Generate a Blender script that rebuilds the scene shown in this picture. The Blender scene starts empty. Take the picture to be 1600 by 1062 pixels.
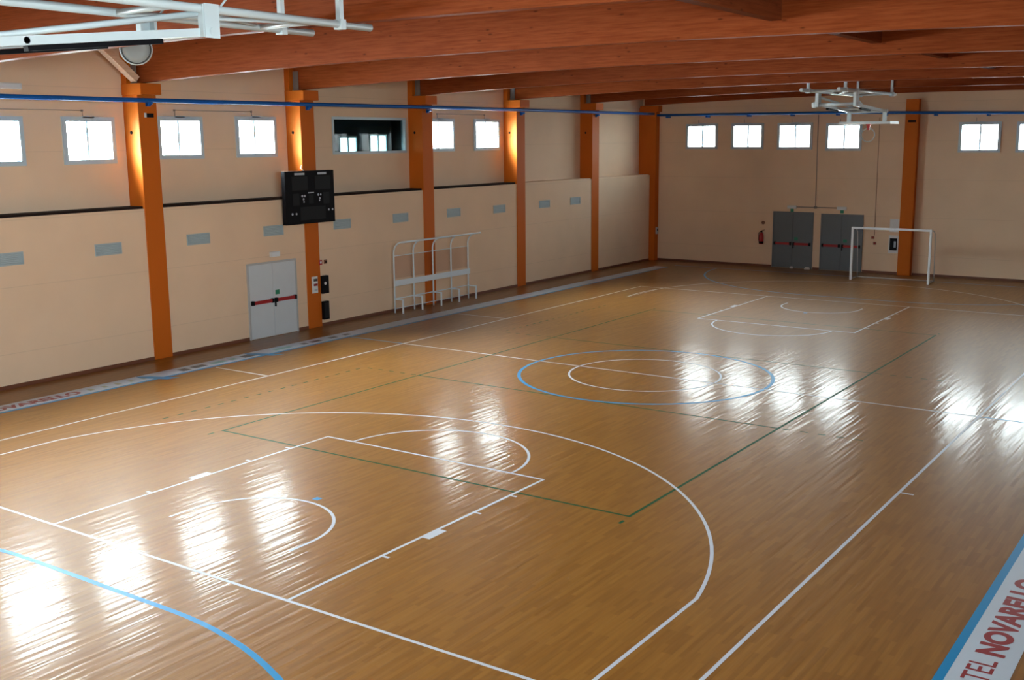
import bpy, bmesh, math, random
from mathutils import Vector, Matrix
random.seed(7)
PI = math.pi
scene = bpy.context.scene
COL = scene.collection

# ------------------------------------------------------------------ camera
cam_d = bpy.data.cameras.new('camera')
cam = bpy.data.objects.new('camera', cam_d)
COL.objects.link(cam)
yaw, pit, rol = 0.6063, 0.1817, -0.0088
fw = Vector((-math.sin(yaw)*math.cos(pit), math.cos(yaw)*math.cos(pit), -math.sin(pit)))
r0 = Vector((math.cos(yaw), math.sin(yaw), 0))
u0 = r0.cross(fw)
rt = r0*math.cos(rol)+u0*math.sin(rol)
up = -r0*math.sin(rol)+u0*math.cos(rol)
M3 = Matrix((rt, up, -fw)).transposed()
cam.matrix_world = Matrix.Translation((11.91, -22.715, 5.537)) @ M3.to_4x4()
cam_d.sensor_width = 36.0
cam_d.lens = 36.0*1701.2/1600.0
cam_d.clip_start = 0.05
cam_d.clip_end = 300
scene.camera = cam

# ------------------------------------------------------------------ daylight (overcast sky through the windows)
world = bpy.data.worlds.new('overcast_sky')
scene.world = world
world.use_nodes = True
nt = world.node_tree
nt.nodes.clear()
tc = nt.nodes.new('ShaderNodeTexCoord')
sx = nt.nodes.new('ShaderNodeSeparateXYZ')
za = nt.nodes.new('ShaderNodeMath'); za.operation = 'MULTIPLY_ADD'; za.inputs[1].default_value = 0.5; za.inputs[2].default_value = 0.5
mr = nt.nodes.new('ShaderNodeValToRGB')             # bright hazy band above the horizon, darker zenith and ground
def grey(v): return (v, v, v, 1)
e = mr.color_ramp.elements
e[0].position = 0.30; e[0].color = grey(0.30)
e[1].position = 1.0; e[1].color = grey(0.22)
for p_, v_ in ((0.47, 0.75), (0.52, 1.0), (0.66, 1.0), (0.80, 0.35)):
    q_ = e.new(p_); q_.color = grey(v_)
dt = nt.nodes.new('ShaderNodeVectorMath'); dt.operation = 'DOT_PRODUCT'
dt.inputs[1].default_value = (-0.05, -0.25, 0.0)    # the sky is brighter to the left and behind
mx = nt.nodes.new('ShaderNodeMapRange')
mx.inputs['From Min'].default_value = -0.5
mx.inputs['From Max'].default_value = 0.5
mx.inputs['To Min'].default_value = 0.17
mx.inputs['To Max'].default_value = 1.17
mu = nt.nodes.new('ShaderNodeMath'); mu.operation = 'MULTIPLY'
m2 = nt.nodes.new('ShaderNodeMath'); m2.operation = 'MULTIPLY'
m2.inputs[1].default_value = 19.0
bg = nt.nodes.new('ShaderNodeBackground')
bg.inputs['Color'].default_value = (0.90, 0.98, 1.0, 1)
wo = nt.nodes.new('ShaderNodeOutputWorld')
L = nt.links.new
L(tc.outputs['Generated'], sx.inputs[0])
L(sx.outputs['Z'], za.inputs[0]); L(za.outputs[0], mr.inputs['Fac'])
L(tc.outputs['Generated'], dt.inputs[0]); L(dt.outputs['Value'], mx.inputs['Value'])
L(mr.outputs[0], mu.inputs[0]); L(mx.outputs[0], mu.inputs[1])
gd = nt.nodes.new('ShaderNodeVectorMath'); gd.operation = 'DOT_PRODUCT'
gd.inputs[1].default_value = Vector((-0.80, -0.25, 0.55)).normalized()      # veiled sun, high on the left
gm = nt.nodes.new('ShaderNodeMath'); gm.operation = 'MAXIMUM'; gm.inputs[1].default_value = 0.0
gp = nt.nodes.new('ShaderNodeMath'); gp.operation = 'POWER'; gp.inputs[1].default_value = 5.0
ga = nt.nodes.new('ShaderNodeMath'); ga.operation = 'MULTIPLY_ADD'; ga.inputs[1].default_value = 6.4
L(tc.outputs['Generated'], gd.inputs[0]); L(gd.outputs['Value'], gm.inputs[0]); L(gm.outputs[0], gp.inputs[0])
L(gp.outputs[0], ga.inputs[0]); L(mu.outputs[0], ga.inputs[2])
L(ga.outputs[0], m2.inputs[0]); L(m2.outputs[0], bg.inputs['Strength'])
L(bg.outputs[0], wo.inputs['Surface'])

vs = scene.view_settings
scene.display_settings.display_device = 'sRGB'
vs.view_transform = 'Standard'; vs.look = 'None'
vs.exposure = 2.07; vs.gamma = 1.0; vs.use_curve_mapping = False
cy = scene.cycles
cy.max_bounces = 12; cy.diffuse_bounces = 7; cy.glossy_bounces = 5
cy.transparent_max_bounces = 12
cy.caustics_reflective = False; cy.caustics_refractive = False
cy.sample_clamp_indirect = 6.0

# ------------------------------------------------------------------ layout (metres; origin = centre spot of the court)
XW, XU = -11.53, -12.10          # lower wall face, upper wall face (left)
XR = 12.9                         # right wall face
YF, YB = 22.6, -27.4              # far wall, near wall
ZL, ZC = 3.90, 8.45               # ledge height, roof deck
CP, C0, CWD = 5.56, -4.93, 0.56   # column pitch, column facing the hoist, width
cols_y = [C0+CP*k for k in range(-3, 5)]
# windows on the left wall: (y0, y1, z0, z1); then far wall (x0, x1, z0, z1)
WL = [(-9.45, -7.98, 5.04, 6.17), (-6.98, -5.52, 5.04, 6.18), (-4.24, -2.76, 5.11, 6.22), (-1.60, -0.08, 5.11, 6.25),
      (6.78, 8.40, 5.16, 6.28), (9.58, 11.17, 5.16, 6.29)]
WL_near = [(-15.3, -13.8, 5.04, 6.17), (-12.9, -11.4, 5.04, 6.17), (-20.9, -19.4, 5.04, 6.17), (-18.5, -17.0, 5.04, 6.17), (-26.4, -24.9, 5.04, 6.17), (-24.0, -22.5, 5.04, 6.17)]
WIN_IN = (2.26, 5.80, 5.14, 6.29)
WF = [(-9.90, -8.38, 5.06, 6.16), (-7.73, -6.25, 5.05, 6.15), (-5.63, -4.10, 5.03, 6.14), (-3.53, -2.04, 4.98, 6.10),
      (1.72, 3.25, 4.90, 6.06), (3.79, 5.32, 4.90, 6.05), (6.0, 7.5, 4.9, 6.05), (8.1, 9.6, 4.9, 6.05)]
WN = [(-5.4+2.4*k, -3.4+2.4*k, 4.5, 6.6) for k in range(1)]    # near wall, behind the camera; unseen, placed and sized for its light
WR = [(-25.5+2.9*k, -23.1+2.9*k, 5.0, 7.0) for k in range(5)]    # right wall, out of view; added to light the left wall and near hoist

def portal(name, loc, rot, sx_, sy_):
    d = bpy.data.lights.new(name, 'AREA')
    d.shape = 'RECTANGLE'; d.size = sx_; d.size_y = sy_
    d.cycles.is_portal = True
    o = bpy.data.objects.new(name, d); COL.objects.link(o)
    o.location = loc; o.rotation_euler = rot
for (a, b, c, d) in WL+WL_near:
    portal('daylight_portal', (XU-0.34, (a+b)/2, (c+d)/2), (0, -PI/2, 0), d-c, b-a)
for (a, b, c, d) in WF:
    portal('daylight_portal', ((a+b)/2, YF+0.34, (c+d)/2), (-PI/2, 0, 0), b-a, d-c)
for (a, b, c, d) in WR:
    portal('daylight_portal', (XR+0.34, (a+b)/2, (c+d)/2), (0, PI/2, 0), d-c, b-a)
for (a, b, c, d) in WN:
    portal('daylight_portal', ((a+b)/2, YB-0.34, (c+d)/2), (PI/2, 0, 0), b-a, d-c)

# ------------------------------------------------------------------ materials
def nodes_of(name):
    m = bpy.data.materials.new(name); m.use_nodes = True
    t = m.node_tree
    return m, t, t.nodes['Principled BSDF']
def setp(b, col=None, rough=None, metal=None, spec=None):
    if col is not None: b.inputs['Base Color'].default_value = (*col, 1)
    if rough is not None: b.inputs['Roughness'].default_value = rough
    if metal is not None: b.inputs['Metallic'].default_value = metal
    if spec is not None: b.inputs['Specular IOR Level'].default_value = spec
def mat(name, col, rough=0.5, metal=0.0, var=0.06, scale=3.0, stretch=(1, 1, 1), bump=0.0, spec=0.5):
    """principled paint / plastic / metal with a little procedural unevenness"""
    m, t, b = nodes_of(name)
    setp(b, col, rough, metal, spec)
    if var:
        co = t.nodes.new('ShaderNodeTexCoord'); mp = t.nodes.new('ShaderNodeMapping')
        mp.inputs['Scale'].default_value = stretch
        n = t.nodes.new('ShaderNodeTexNoise'); n.inputs['Scale'].default_value = scale; n.inputs['Detail'].default_value = 5
        r = t.nodes.new('ShaderNodeMapRange'); r.inputs['To Min'].default_value = 1-var; r.inputs['To Max'].default_value = 1+var
        mixn = t.nodes.new('ShaderNodeMix'); mixn.data_type = 'RGBA'; mixn.blend_type = 'MULTIPLY'; mixn.inputs['Factor'].default_value = 1
        mixn.inputs['A'].default_value = (*col, 1)
        t.links.new(co.outputs['Object'], mp.inputs['Vector']); t.links.new(mp.outputs[0], n.inputs['Vector'])
        t.links.new(n.outputs[0], r.inputs['Value']); t.links.new(r.outputs[0], mixn.inputs['B'])
        t.links.new(mixn.outputs['Result'], b.inputs['Base Color'])
        if bump:
            bp = t.nodes.new('ShaderNodeBump'); bp.inputs['Strength'].default_value = bump; bp.inputs['Distance'].default_value = 0.01
            t.links.new(n.outputs[0], bp.inputs['Height']); t.links.new(bp.outputs[0], b.inputs['Normal'])
    return m

def wood_beam(name, c1, c2, axis=0, rough=0.45):
    """glulam: long grain along one axis, thin lamella lines, knots"""
    m, t, b = nodes_of(name)
    setp(b, rough=rough, spec=0.06)
    co = t.nodes.new('ShaderNodeTexCoord'); mp = t.nodes.new('ShaderNodeMapping')
    sc = [5.0, 5.0, 9.0]; sc[axis] = 0.55
    mp.inputs['Scale'].default_value = sc
    n = t.nodes.new('ShaderNodeTexNoise'); n.inputs['Scale'].default_value = 2.2; n.inputs['Detail'].default_value = 7; n.inputs['Roughness'].default_value = 0.65
    rp = t.nodes.new('ShaderNodeValToRGB')
    rp.color_ramp.elements[0].position = 0.33; rp.color_ramp.elements[0].color = (*c1, 1)
    rp.color_ramp.elements[1].position = 0.66; rp.color_ramp.elements[1].color = (*c2, 1)
    kn = t.nodes.new('ShaderNodeTexVoronoi'); kn.inputs['Scale'].default_value = 1.0
    mk = t.nodes.new('ShaderNodeMapping'); s2 = [3.4, 3.4, 6.0]; s2[axis] = 2.2; mk.inputs['Scale'].default_value = s2
    kr = t.nodes.new('ShaderNodeMapRange'); kr.inputs['From Min'].default_value = 0.05; kr.inputs['From Max'].default_value = 0.14
    kr.inputs['To Min'].default_value = 0.5; kr.inputs['To Max'].default_value = 1.0
    # lamella joints every 4 cm in height
    sp = t.nodes.new('ShaderNodeSeparateXYZ')
    md = t.nodes.new('ShaderNodeMath'); md.operation = 'PINGPONG'; md.inputs[1].default_value = 0.04
    lr = t.nodes.new('ShaderNodeMapRange'); lr.inputs['From Min'].default_value = 0.0; lr.inputs['From Max'].default_value = 0.006
    lr.inputs['To Min'].default_value = 0.82; lr.inputs['To Max'].default_value = 1.0
    mm = t.nodes.new('ShaderNodeMath'); mm.operation = 'MULTIPLY'
    mx_ = t.nodes.new('ShaderNodeMix'); mx_.data_type = 'RGBA'; mx_.blend_type = 'MULTIPLY'; mx_.inputs['Factor'].default_value = 1
    l = t.links.new
    l(co.outputs['Object'], mp.inputs['Vector']); l(mp.outputs[0], n.inputs['Vector']); l(n.outputs[0], rp.inputs['Fac'])
    l(co.outputs['Object'], mk.inputs['Vector']); l(mk.outputs[0], kn.inputs['Vector']); l(kn.outputs['Distance'], kr.inputs['Value'])
    l(co.outputs['Object'], sp.inputs[0]); l(sp.outputs['Z'], md.inputs[0]); l(md.outputs[0], lr.inputs['Value'])
    l(kr.outputs[0], mm.inputs[0]); l(lr.outputs[0], mm.inputs[1])
    l(rp.outputs[0], mx_.inputs['A']); l(mm.outputs[0], mx_.inputs['B'])
    l(mx_.outputs['Result'], b.inputs['Base Color'])
    return m

def wall_mat(name, col):
    """painted precast panels: faint cloudy patches, faint horizontal joints"""
    m, t, b = nodes_of(name)
    setp(b, rough=0.75, spec=0.25)
    l = t.links.new
    co = t.nodes.new('ShaderNodeTexCoord')
    n = t.nodes.new('ShaderNodeTexNoise'); n.inputs['Scale'].default_value = 0.7; n.inputs['Detail'].default_value = 6
    r = t.nodes.new('ShaderNodeMapRange'); r.inputs['To Min'].default_value = 0.9; r.inputs['To Max'].default_value = 1.08
    sp = t.nodes.new('ShaderNodeSeparateXYZ')
    ad = t.nodes.new('ShaderNodeMath'); ad.operation = 'ADD'; ad.inputs[1].default_value = 0.72
    md = t.nodes.new('ShaderNodeMath'); md.operation = 'PINGPONG'; md.inputs[1].default_value = 0.76
    lr = t.nodes.new('ShaderNodeMapRange'); lr.inputs['From Max'].default_value = 0.012; lr.inputs['To Min'].default_value = 0.86
    mm = t.nodes.new('ShaderNodeMath'); mm.operation = 'MULTIPLY'
    mx_ = t.nodes.new('ShaderNodeMix'); mx_.data_type = 'RGBA'; mx_.blend_type = 'MULTIPLY'; mx_.inputs['Factor'].default_value = 1
    mx_.inputs['A'].default_value = (*col, 1)
    l(co.outputs['Object'], n.inputs['Vector']); l(n.outputs[0], r.inputs['Value'])
    l(co.outputs['Object'], sp.inputs[0]); l(sp.outputs['Z'], ad.inputs[0]); l(ad.outputs[0], md.inputs[0]); l(md.outputs[0], lr.inputs['Value'])
    l(r.outputs[0], mm.inputs[0]); l(lr.outputs[0], mm.inputs[1]); l(mm.outputs[0], mx_.inputs['B'])
    l(mx_.outputs['Result'], b.inputs['Base Color'])
    return m

def floor_mat():
    """strip parquet running along the court, satin varnish"""
    m, t, b = nodes_of('parquet')
    l = t.links.new
    setp(b, spec=0.5)
    co = t.nodes.new('ShaderNodeTexCoord'); mp = t.nodes.new('ShaderNodeMapping')
    mp.inputs['Rotation'].default_value = (0, 0, PI/2)
    br = t.nodes.new('ShaderNodeTexBrick')
    br.inputs['Scale'].default_value = 1.0; br.inputs['Brick Width'].default_value = 0.55; br.inputs['Row Height'].default_value = 0.065
    br.inputs['Mortar Size'].default_value = 0.0015; br.inputs['Bias'].default_value = 0.0; br.offset = 0.37; br.offset_frequency = 3
    br.inputs['Color1'].default_value = (0.0, 0.0, 0.0, 1); br.inputs['Color2'].default_value = (1, 1, 1, 1); br.inputs['Mortar'].default_value = (0.35, 0.35, 0.35, 1)
    rp = t.nodes.new('ShaderNodeValToRGB')
    e = rp.color_ramp.elements
    e[0].position = 0.0; e[0].color = (0.205, 0.082, 0.0115, 1)
    e[1].position = 1.0; e[1].color = (0.255, 0.108, 0.0165, 1)
    mg = t.nodes.new('ShaderNodeMapping'); mg.inputs['Scale'].default_value = (26, 1.3, 1)
    gn = t.nodes.new('ShaderNodeTexNoise'); gn.inputs['Scale'].default_value = 1.0; gn.inputs['Detail'].default_value = 6
    gr = t.nodes.new('ShaderNodeMapRange'); gr.inputs['To Min'].default_value = 0.80; gr.inputs['To Max'].default_value = 1.20
    mx_ = t.nodes.new('ShaderNodeMix'); mx_.data_type = 'RGBA'; mx_.blend_type = 'MULTIPLY'; mx_.inputs['Factor'].default_value = 1
    l(co.outputs['Object'], mp.inputs['Vector']); l(mp.outputs[0], br.inputs['Vector']); l(br.outputs['Color'], rp.inputs['Fac'])
    l(co.outputs['Object'], mg.inputs['Vector']); l(mg.outputs[0], gn.inputs['Vector']); l(gn.outputs[0], gr.inputs['Value'])
    l(rp.outputs[0], mx_.inputs['A']); l(gr.outputs[0], mx_.inputs['B']); l(mx_.outputs['Result'], b.inputs['Base Color'])
    # varnish: roughness varies strip by strip, boards very slightly cupped
    rr = t.nodes.new('ShaderNodeMapRange'); rr.inputs['To Min'].default_value = 0.13; rr.inputs['To Max'].default_value = 0.16
    l(br.outputs['Color'], rr.inputs['Value']); l(rr.outputs[0], b.inputs['Coat Roughness'])
    b.inputs['Roughness'].default_value = 0.42; b.inputs['Specular IOR Level'].default_value = 0.20; b.inputs['Coat Weight'].default_value = 0.36; b.inputs['Coat IOR'].default_value = 1.5
    mb = t.nodes.new('ShaderNodeMapping'); mb.inputs['Scale'].default_value = (9, 0.5, 1)
    bn = t.nodes.new('ShaderNodeTexNoise'); bn.inputs['Scale'].default_value = 1.0; bn.inputs['Detail'].default_value = 2
    bp = t.nodes.new('ShaderNodeBump'); bp.inputs['Strength'].default_value = 0.5; bp.inputs['Distance'].default_value = 0.013
    l(co.outputs['Object'], mb.inputs['Vector']); l(mb.outputs[0], bn.inputs['Vector']); l(bn.outputs[0], bp.inputs['Height']); l(bp.outputs[0], b.inputs['Normal']); l(bp.outputs[0], b.inputs['Coat Normal'])
    return m

def glass_mat(name, tint=(1, 1, 1), refl=1.0):
    m = bpy.data.materials.new(name); m.use_nodes = True
    t = m.node_tree; t.nodes.clear()
    o = t.nodes.new('ShaderNodeOutputMaterial'); mix = t.nodes.new('ShaderNodeMixShader')
    tr = t.nodes.new('ShaderNodeBsdfTransparent'); tr.inputs['Color'].default_value = (*tint, 1)
    gl = t.nodes.new('ShaderNodeBsdfGlossy'); gl.inputs['Roughness'].default_value = 0.02
    lw = t.nodes.new('ShaderNodeLayerWeight'); lw.inputs['Blend'].default_value = 0.5
    pw = t.nodes.new('ShaderNodeMath'); pw.operation = 'POWER'; pw.inputs[1].default_value = 5.0
    sc = t.nodes.new('ShaderNodeMath'); sc.operation = 'MULTIPLY_ADD'; sc.inputs[1].default_value = 0.9; sc.inputs[2].default_value = 0.04*refl
    t.links.new(lw.outputs['Facing'], pw.inputs[0]); t.links.new(pw.outputs[0], sc.inputs[0])
    t.links.new(sc.outputs[0], mix.inputs[0]); t.links.new(tr.outputs[0], mix.inputs[1]); t.links.new(gl.outputs[0], mix.inputs[2])
    t.links.new(mix.outputs[0], o.inputs['Surface'])
    return m

M = {}
M['wall'] = wall_mat('painted_panel_wall', (0.80, 0.60, 0.425))
M['floor'] = floor_mat()
M['beam'] = wood_beam('glulam_timber', (0.22, 0.042, 0.0095), (0.33, 0.078, 0.0215), 0)
M['purlin'] = wood_beam('purlin_timber', (0.15, 0.03, 0.009), (0.22, 0.055, 0.018), 1)
M['strut'] = wood_beam('lit_pale_timber', (0.70, 0.46, 0.32), (0.85, 0.62, 0.46), 1)  # light wood, made paler to carry the strong light on the strut
M['deck'] = wood_beam('roof_boarding', (0.12, 0.032, 0.012), (0.17, 0.05, 0.02), 0)
M['orange'] = mat('orange_paint', (0.55, 0.125, 0.008), 0.6, spec=0.2, var=0.08, scale=1.5, stretch=(1, 1, .3))
M['base'] = mat('dark_brown_skirting', (0.16, 0.055, 0.028), 0.5)
M['ledge'] = mat('dark_flashing', (0.02, 0.012, 0.01), 0.8, spec=0.1)
M['white'] = mat('white_line_paint', (0.48, 0.50, 0.56), 0.35, spec=0.25, var=0.05)
M['green'] = mat('green_line_paint', (0.006, 0.065, 0.028), 0.5, spec=0.10, var=0.05)
M['blue'] = mat('blue_line_paint', (0.001, 0.20, 0.44), 0.35, spec=0.25, var=0.05)
M['vinyl'] = mat('white_vinyl', (0.46, 0.53, 0.61), 0.35, spec=0.25, var=0.04)
M['red_txt'] = mat('dark_red_vinyl', (0.24, 0.006, 0.010), 0.4, var=0)
M['olive_txt'] = mat('olive_vinyl', (0.30, 0.30, 0.18), 0.35, var=0)
M['black_txt'] = mat('black_vinyl', (0.03, 0.035, 0.04), 0.35, var=0)
M['teal_txt'] = mat('teal_vinyl', (0.16, 0.36, 0.33), 0.35, var=0)
M['pipe'] = mat('blue_gloss_paint', (0.006, 0.11, 0.42), 0.35, var=0.04, spec=0.3)
M['alu'] = mat('grey_blue_window_frame', (0.50, 0.62, 0.70), 0.4, var=0.03)
M['hoist'] = mat('white_enamelled_steel', (0.64, 0.74, 0.78), 0.27, var=0.05)
M['steel'] = mat('galvanised_steel', (0.30, 0.32, 0.33), 0.4, 0.7, var=0.1)
M['dark_steel'] = mat('dark_steel', (0.05, 0.06, 0.065), 0.5, 0.3)
M['black'] = mat('black_plastic', (0.006, 0.006, 0.008), 0.6, var=0, spec=0.08)
M['panel'] = mat('scoreboard_display', (0.014, 0.015, 0.017), 0.5, var=0, spec=0.1)
M['label'] = mat('pale_print', (0.42, 0.47, 0.55), 0.5, var=0)
M['whitepl'] = mat('white_plastic', (0.74, 0.76, 0.76), 0.45, var=0.03)
M['paper'] = mat('white_paper', (0.75, 0.78, 0.80), 0.7, var=0.03)
M['door_w'] = mat('light_grey_door', (0.60, 0.66, 0.71), 0.45, var=0.04)
M['door_g'] = mat('slate_grey_door', (0.125, 0.145, 0.165), 0.5, var=0.05)
M['doorfr'] = mat('pale_door_frame', (0.45, 0.47, 0.49), 0.45, var=0.03)
M['red'] = mat('red_plastic', (0.36, 0.010, 0.014), 0.4, var=0.04)
M['ext'] = mat('red_gloss_metal', (0.42, 0.012, 0.018), 0.3, var=0.03)
M['sgreen'] = mat('safety_green', (0.01, 0.22, 0.12), 0.5, var=0)
M['brown'] = mat('brown_plastic', (0.22, 0.09, 0.05), 0.5, var=0)
M['vent'] = mat('grey_vent_metal', (0.40, 0.49, 0.53), 0.5, var=0.05)
M['bench'] = mat('pale_bench_steel', (0.74, 0.84, 0.92), 0.4, var=0.03)
M['goalp'] = mat('white_goal_paint', (0.76, 0.82, 0.88), 0.35, var=0.03)
M['net'] = mat('pale_net_cord', (0.5, 0.5, 0.5), 0.8, var=0)
M['cable'] = mat('grey_cable', (0.20, 0.17, 0.16), 0.6, var=0)
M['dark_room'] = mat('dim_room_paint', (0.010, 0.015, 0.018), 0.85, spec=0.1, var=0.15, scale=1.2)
M['lens'] = mat('grey_lamp_glass', (0.40, 0.47, 0.50), 0.2, var=0.03)
M['glass'] = glass_mat('window_glass', (0.95, 0.98, 0.98))
M['dim_glass'] = glass_mat('tinted_inner_glass', (0.55, 0.62, 0.63), 0.1)
M['room_glass'] = glass_mat('tinted_side_room_glass', (0.34, 0.38, 0.38), 0.3)  # tint added to cut the light that comes through the side room
M['poly'] = glass_mat('clear_sheet', (0.96, 0.925, 0.92), 0.6)
M['rimred'] = mat('red_rim_paint', (0.45, 0.02, 0.02), 0.4, var=0)

# ------------------------------------------------------------------ builders
class MB:
    def __init__(s): s.bm = bmesh.new(); s.mats = []
    def mi(s, m):
        if m not in s.mats: s.mats.append(m)
        return s.mats.index(m)
    def box(s, x0, x1, y0, y1, z0, z1, m=None, bev=0.0):
        i = s.mi(m)
        x0, x1 = sorted((x0, x1)); y0, y1 = sorted((y0, y1)); z0, z1 = sorted((z0, z1))
        vs_ = [s.bm.verts.new(p) for p in ((x0, y0, z0), (x1, y0, z0), (x1, y1, z0), (x0, y1, z0), (x0, y0, z1), (x1, y0, z1), (x1, y1, z1), (x0, y1, z1))]
        fs = [s.bm.faces.new([vs_[k] for k in q]) for q in ((0, 3, 2, 1), (4, 5, 6, 7), (0, 1, 5, 4), (1, 2, 6, 5), (2, 3, 7, 6), (3, 0, 4, 7))]
        for f in fs: f.material_index = i
        if bev:
            es = list({e for f in fs for e in f.edges})
            rr = bmesh.ops.bevel(s.bm, geom=es, offset=bev, segments=2, affect='EDGES', profile=0.6)
            for f in rr['faces']: f.material_index = i
        return s
    def bar(s, a, b, w, h, m=None, upv=(0, 0, 1)):
        """rectangular bar from a to b"""
        i = s.mi(m); a, b = Vector(a), Vector(b); d = (b-a).normalized()
        u = Vector(upv)
        if abs(d.dot(u)) > 0.97: u = Vector((1, 0, 0))
        sd = d.cross(u).normalized(); u2 = sd.cross(d).normalized()
        q = [(-w/2, -h/2), (w/2, -h/2), (w/2, h/2), (-w/2, h/2)]
        A = [s.bm.verts.new(a+sd*x+u2*y) for x, y in q]; B = [s.bm.verts.new(b+sd*x+u2*y) for x, y in q]
        fs = [s.bm.faces.new((A[k], A[(k+1) % 4], B[(k+1) % 4], B[k])) for k in range(4)]
        fs += [s.bm.faces.new(A[::-1]), s.bm.faces.new(B)]
        for f in fs: f.material_index = i
        return s
    def tube(s, pts, r, m=None, n=12, closed=False):
        i = s.mi(m); pts = [Vector(p) for p in pts]; rings = []; N = len(pts)
        prev = None
        for k, p in enumerate(pts):
            if closed: d = (pts[(k+1) % N]-pts[k-1]).normalized()
            else: d = (pts[min(k+1, N-1)]-pts[max(k-1, 0)]).normalized()
            if prev is None:
                u = Vector((0, 0, 1)) if abs(d.z) < 0.9 else Vector((1, 0, 0))
            else: u = prev
            sd = d.cross(u).normalized(); u = sd.cross(d).normalized(); prev = u
            rings.append([s.bm.verts.new(p+(sd*math.cos(t)+u*math.sin(t))*r) for t in [2*PI*j/n for j in range(n)]])
        R = range(N) if closed else range(N-1)
        for k in R:
            A, B = rings[k], rings[(k+1) % N]
            for j in range(n):
                f = s.bm.faces.new((A[j], A[(j+1) % n], B[(j+1) % n], B[j])); f.material_index = i; f.smooth = True
        if not closed:
            for q in (rings[0][::-1], rings[-1]):
                f = s.bm.faces.new(q); f.material_index = i
        return s
    def lathe(s, prof, m=None, n=24, mtx=None):
        """profile of (radius, height) spun about z, then moved by mtx"""
        i = s.mi(m); rings = []
        for r, h in prof:
            rings.append([s.bm.verts.new((mtx or Matrix()) @ Vector((r*math.cos(2*PI*j/n), r*math.sin(2*PI*j/n), h))) for j in range(n)])
        for A, B in zip(rings, rings[1:]):
            for j in range(n):
                f = s.bm.faces.new((A[j], A[(j+1) % n], B[(j+1) % n], B[j])); f.material_index = i; f.smooth = True
        for q in (rings[0][::-1], rings[-1]):
            f = s.bm.faces.new(q); f.material_index = i
        return s
    def prism(s, poly, z0, z1, m=None, mtx=None):
        """2-D outline extruded from z0 to z1"""
        i = s.mi(m); mt = mtx or Matrix()
        A = [s.bm.verts.new(mt @ Vector((x, y, z0))) for x, y in poly]; B = [s.bm.verts.new(mt @ Vector((x, y, z1))) for x, y in poly]
        n = len(poly)
        fs = [s.bm.faces.new((A[k], A[(k+1) % n], B[(k+1) % n], B[k])) for k in range(n)]+[s.bm.faces.new(A[::-1]), s.bm.faces.new(B)]
        for f in fs: f.material_index = i
        return s
    def build(s, name, parent=None, loc=None, kind=None, label=None):
        bmesh.ops.recalc_face_normals(s.bm, faces=s.bm.faces)
        me = bpy.data.meshes.new(name); s.bm.to_mesh(me); s.bm.free()
        for m in s.mats: me.materials.append(m)
        o = bpy.data.objects.new(name, me); COL.objects.link(o)
        if loc is not None:                       # move the origin to the thing's base
            me.transform(Matrix.Translation(-Vector(loc))); o.location = loc
        if parent is not None:
            o.parent = parent
            me.transform(Matrix.Translation(-world_loc(parent)))
        if kind: o['kind'] = kind
        if label: o['label'] = label
        return o
def world_loc(o):
    v = Vector(o.location)
    while o.parent: o = o.parent; v += Vector(o.location)
    return v
def thing(name, loc, label, cat, group=None):
    o = bpy.data.objects.new(name, None); COL.objects.link(o); o.location = loc
    o.empty_display_size = 0.2
    return tag(o, label, cat, group)
def tag(o, label, cat, group=None):
    o['label'] = label; o['category'] = cat
    if group: o['group'] = group
    return o
def B(*a, **k): return MB().box(*a, **k)

def slab_with_holes(mb, u0, u1, v0, v1, w0, w1, holes, m, place):
    """wall slab in (u,v) between depths w0 (room face) and w1, with rectangular holes; place(u,v,w)->xyz"""
    i = mb.mi(m)
    us = sorted({u0, u1, *[h for q in holes for h in q[:2]]}); vs2 = sorted({v0, v1, *[h for q in holes for h in q[2:4]]})
    us = [u for u in us if u0 <= u <= u1]; vs2 = [v for v in vs2 if v0 <= v <= v1]
    inh = lambda u, v: any(q[0] < u < q[1] and q[2] < v < q[3] for q in holes)
    nu, nv = len(us)-1, len(vs2)-1
    solid = [[not inh((us[a]+us[a+1])/2, (vs2[b]+vs2[b+1])/2) for b in range(nv)] for a in range(nu)]
    def quad(p):
        f = mb.bm.faces.new([mb.bm.verts.new(place(*q)) for q in p]); f.material_index = i
    for a in range(nu):
        for b in range(nv):
            if not solid[a][b]: continue
            A0, A1, V0, V1 = us[a], us[a+1], vs2[b], vs2[b+1]
            for w in (w0, w1): quad(((A0, V0, w), (A1, V0, w), (A1, V1, w), (A0, V1, w)))
            for da, db, e in ((-1, 0, ((A0, V0), (A0, V1))), (1, 0, ((A1, V0), (A1, V1))), (0, -1, ((A0, V0), (A1, V0))), (0, 1, ((A0, V1), (A1, V1)))):
                a2, b2 = a+da, b+db
                if not (0 <= a2 < nu and 0 <= b2 < nv and solid[a2][b2]):
                    quad(((*e[0], w0), (*e[1], w0), (*e[1], w1), (*e[0], w1)))

# ------------------------------------------------------------------ room shell
mb = MB(); mb.box(XU-0.3, XR+0.3, YB-0.3, YF+0.3, -0.25, 0.0, M['floor'])
floor = mb.build('floor', kind='structure')

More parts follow.
